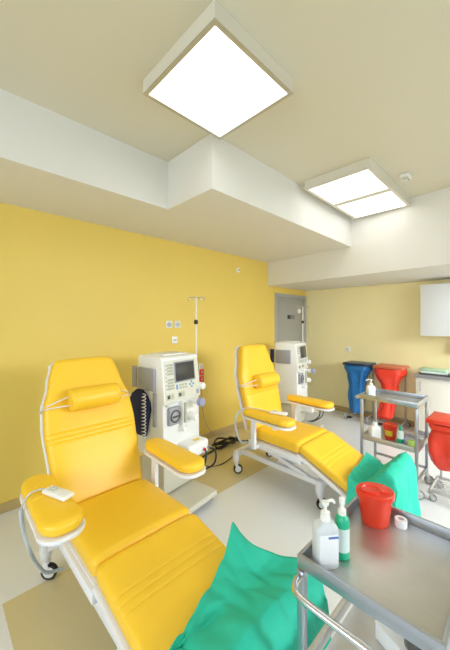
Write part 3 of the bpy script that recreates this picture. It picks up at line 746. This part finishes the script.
def sharps(label, loc, rz, s, m, lab=False, group=None):
    t = thing('sharps_container', label, 'sharps container', loc, rz, group)
    MB().lathe((0, 0, 0), [(0, 0), (.050*s, 0), (.053*s, .004*s), (.066*s, .118*s), (.066*s, .12*s), (0, .12*s)], 44, sy=.86).build('tub', m, t)
    ld = MB().lathe((0, 0, 0), [(.0665*s, .108*s), (.0725*s, .108*s), (.074*s, .114*s), (.074*s, .128*s), (.070*s, .132*s), (.064*s, .130*s), (0, .1285*s)], 44, sy=.86).build('lid', m, t)
    MB().lathe((-.018*s, .004*s, .1290*s), [(.040*s, 0), (.040*s, .007*s), (.034*s, .008*s), (.030*s, .003*s), (0, .002*s)], 32, sy=.8).build('flap', m, ld)
    MB().box((.032*s, 0, .1315*s), (.03*s, .05*s, .006*s), .002).build('latch', m, ld)
    if lab:
        a0 = -3.95
        rings = [[Vector(((.053+(z-.004)/.114*.013+.0006)*s*math.cos(a), (.053+(z-.004)/.114*.013+.0006)*s*.86*math.sin(a), z*s)) for a in [a0+1.5*k/14 for k in range(15)]] for z in (.035, .085)]
        MB().loft(rings, closed=False).build('yellow_label', 'yellowl', t)
    return t
sharps('big red sharps container with a swing flap lid on the front trolley', (1.30, .446, TZ), R(-45), 1.0, 'red')
t = thing('tape_roll', 'small roll of white tape beside the big red container', 'tape', (1.348, .364, TZ))
MB().lathe((0, 0, 0), [(.011, 0), (.022, 0), (.0225, .003), (.0225, .027), (.022, .03), (.011, .03), (.0105, .015)], 28).build('tape', 'paper', t)
MB().lathe((0, 0, 0), [(.0095, .001), (.0108, .001), (.0108, .029), (.0095, .029)], 24).build('core', 'greyp', t)
# lower shelf of the front trolley
SZ = .4605
t = thing('instrument_box', 'white box on the lower shelf of the front trolley', 'box', (1.235, .285, SZ), R(-22))
MB().box((0, 0, .03), (.17, .20, .06), .004).build('carton', 'paper', t)
MB().box((0, 0, .0625), (.174, .204, .005), .002).build('box_lid', 'paper', t)
t = thing('glass_jar', 'dark jar with a blue lid lying on top of the white box', 'jar', (1.195, .275, SZ+.066))
MB().lathe((0, 0, 0), [(0, 0), (.034, 0), (.037, .004), (.037, .05), (.033, .06), (0, .06)], 28).build('jar', 'lcd', t)
t['label'] = 'dark jar with a grey-blue lid standing on the white box'
MB().lathe((0, 0, .0605), [(0, 0), (.034, 0), (.035, .003), (.035, .014), (.032, .017), (0, .018)], 28).build('lid', 'cablegrey', t)

# slim cart: items
CZ, LZ = .8535, .4355
t = thing('soap_bottle', 'white pump bottle on the top tray of the slim cart', 'bottle', (3.352, 1.192, CZ), R(-50))
rbox_bottle(MB(), .08, .06, .125, neck=.015).build('bottle', 'whitep', t)
pump(t, .125, 1.05, R(165))
MB().span(-.03, .03, -.034, -.0327, .025, .09, .0005).build('label', 'label', t)
t = thing('fluid_jug', 'squat white canister on the lower shelf of the slim cart', 'canister', (3.32, 1.14, LZ), R(-45), 'supplies on the slim cart shelf')
rbox_bottle(MB(), .11, .08, .135, neck=.022).build('canister', 'whitep', t)
MB().lathe((0, 0, .135), [(0, 0), (.023, 0), (.023, .03), (.02, .033), (0, .033)], 22).build('cap', 'paper', t)
sharps('small red container with a yellow label on the slim cart shelf', (3.43, 1.025, LZ), R(0), 1.12, 'red', True)
t = thing('spray_bottle', 'green and white spray bottle on the slim cart shelf', 'bottle', (3.33, .905, LZ), R(-45), 'supplies on the slim cart shelf')
MB().lathe((0, 0, 0), [(0, 0), (.028, 0), (.031, .004), (.031, .115), (.026, .13), (.014, .14), (0, .141)], 26).build('bottle', 'label', t)
MB().lathe((0, 0, 0), [(.0313, .02), (.0317, .021), (.0317, .06), (.0313, .061)], 26).build('green_band', 'greenb', t)
MB().lathe((0, 0, .139), [(0, 0), (.015, 0), (.015, .014), (.008, .02), (.008, .03), (.012, .032), (.012, .046), (0, .048)], 18).build('nozzle', 'greenb', t)
t = thing('carton', 'lime green carton at the end of the slim cart shelf', 'box', (3.295, .80, LZ), R(8), 'supplies on the slim cart shelf')
MB().box((0, 0, .04), (.05, .06, .08), .003).build('carton', 'limeb', t)
t = thing('carton', 'lavender carton beside the lime one on the slim cart shelf', 'box', (3.375, .84, LZ), R(5), 'supplies on the slim cart shelf')
MB().box((0, 0, .035), (.05, .09, .07), .003).build('carton', 'lavb', t)

# ------------------------------------------------------------------ cabinets at the end wall
CY1 = 1.17
t = thing('base_cabinet', 'white base cabinet under the grey worktop', 'cabinet', (5.24, .56, 0))
MB().span(-.19, .205, -.61, .61, .08, .855, .002).build('carcass', 'cab', t)
MB().span(-.15, .20, -.60, .60, 0, .0795).build('kick_board', 'greyp', t)
for y0, y1 in ((.005, .605), (-.605, -.005)):
    d = MB().span(-.21, -.1905, y0, y1, .085, .85, .003).build('door', 'cab', t)
    hy = y1-.06
    MB().tube([(-.21, hy, .66), (-.235, hy, .66), (-.235, hy, .79), (-.21, hy, .79)], .006, 10).build('handle', 'greyp', d)
t = tag(MB().span(4.98, XE-.002, -.10, CY1+.02, .857, .892, .005).build('worktop', 'worktop'), 'grey worktop along the top of the white base cabinet', 'worktop')
t = thing('wall_cabinet', 'white wall cabinet high on the cream wall', 'cabinet', (5.28, .56, 1.45))
MB().span(-.13, .168, -.56, .57, 0, .74, .002).build('carcass', 'cabw', t)
for y0, y1 in ((.003, .57), (-.56, -.003)):
    d = MB().span(-.15, -.1305, y0, y1, 0.0, .74, .003).build('door', 'cabw', t)
    MB().span(-.158, -.1502, (y0+.03 if y0 > 0 else y1-.06), (y0+.06 if y0 > 0 else y1-.03), .02, .10, .002).build('handle', 'greyp', d)
# things on the worktop
t = thing('instrument_tray', 'dark shallow tray on the grey worktop', 'tray', (5.2, .95, .8925))
tr = MB().span(-.11, .11, -.19, .19, 0, .006, .002)
for a in ((-.11, -.105, -.19, .19), (.105, .11, -.19, .19), (-.105, .105, -.19, -.185), (-.105, .105, .185, .19)): tr.span(*a, .004, .022, .001)
tr.build('tray', 'lcd', t)
t = thing('packet', 'white packet lying in the dark tray', 'packet', (5.195, .97, .8995), R(4), 'packets in the dark tray')
MB().box((0, 0, .022), (.19, .32, .042), .014).build('wrapper', 'label', t)
t = thing('packet', 'mint green packet on top of the white packet', 'packet', (5.2, .98, .942), R(-5), 'packets in the dark tray')
MB().box((0, 0, .018), (.18, .34, .035), .014).build('wrapper', 'mint', t)
t = thing('kidney_dish', 'grey dish of small items at the tray end', 'dish', (5.10, .735, .8925), 0)
MB().lathe((0, 0, 0), [(0, 0), (.04, 0), (.05, .012), (.055, .045), (.052, .045), (.046, .012), (0, .006)], 28, sy=.8).build('dish', 'cablegrey', t)
t = thing('spray_can', 'blue bottle on the worktop at the picture edge', 'bottle', (5.06, .625, .8925), 0)
MB().lathe((0, 0, 0), [(0, 0), (.036, 0), (.038, .004), (.038, .10), (.03, .115), (.014, .125), (0, .125)], 24).build('bottle', 'blue', t)
MB().lathe((0, 0, .1245), [(0, 0), (.015, 0), (.015, .03), (0, .032)], 18).build('cap', 'whitep', t)
t['label'] = 'blue bottle with a white cap on the worktop by the picture edge'
t = thing('soap_dispenser', 'orange dispenser on the cream wall below the wall cabinet', 'dispenser', (XE, .735, 1.28), 0)
MB().span(-.09, -.001, -.07, .07, -.08, .09, .015).build('case', 'orange', t)
MB().lathe((-.05, 0, -.081), [(0, -.02), (.012, -.02), (.012, .002), (0, .002)], 14).build('outlet', 'whitep', t)

# ------------------------------------------------------------------ light, sky, camera
w = bpy.data.worlds.new('sky'); bpy.context.scene.world = w; w.use_nodes = True
bg = w.node_tree.nodes['Background']; bg.inputs['Color'].default_value = (.72, .86, 1.0, 1); bg.inputs['Strength'].default_value = 2.0
lb_ = bpy.data.lights.new('daylight', 'AREA'); lb_.shape = 'RECTANGLE'; lb_.size = 7.0; lb_.size_y = 2.2; lb_.energy = 1150; lb_.color = (.90, .95, 1.0)
l2 = bpy.data.objects.new('daylight', lb_); C.objects.link(l2); l2.location = (2.6, YR-2.6, 3.2)  # lamp added outside the right-hand window, aimed towards the far end
l2.rotation_euler = Vector((.6, 1, -.4)).to_track_quat('-Z', 'Y').to_euler()
la = bpy.data.lights.new('daylight', 'AREA'); la.shape = 'RECTANGLE'; la.size = 3.6; la.size_y = 1.7; la.energy = 120; la.color = (.86, .93, 1.0)
lo = bpy.data.objects.new('daylight', la); C.objects.link(lo); lo.location = (XR-.75, (WY0+WY1)/2, 2.55); lo.rotation_euler = (0, -PI/2, 0)
lo.rotation_euler = Vector((1, .0, -.35)).to_track_quat('-Z', 'Y').to_euler()

cam = bpy.data.cameras.new('camera'); co = bpy.data.objects.new('camera', cam); C.objects.link(co)
co.location = (0, 0, 1.65)
fx, fy = math.cos(R(45.5)), math.sin(R(45.5))
co.rotation_euler = (PI/2, 0, math.atan2(-fx, fy))
cam.sensor_fit = 'VERTICAL'; cam.sensor_height = 36; cam.lens = 36*300/650
cam.shift_y = -3/650; cam.clip_start = .05
S = bpy.context.scene; S.camera = co
S.view_settings.view_transform = 'Standard'; S.view_settings.look = 'None'; S.view_settings.gamma = 1
S.view_settings.use_curve_mapping = False; S.view_settings.exposure = 0.12
S.cycles.max_bounces = 10; S.cycles.diffuse_bounces = 6
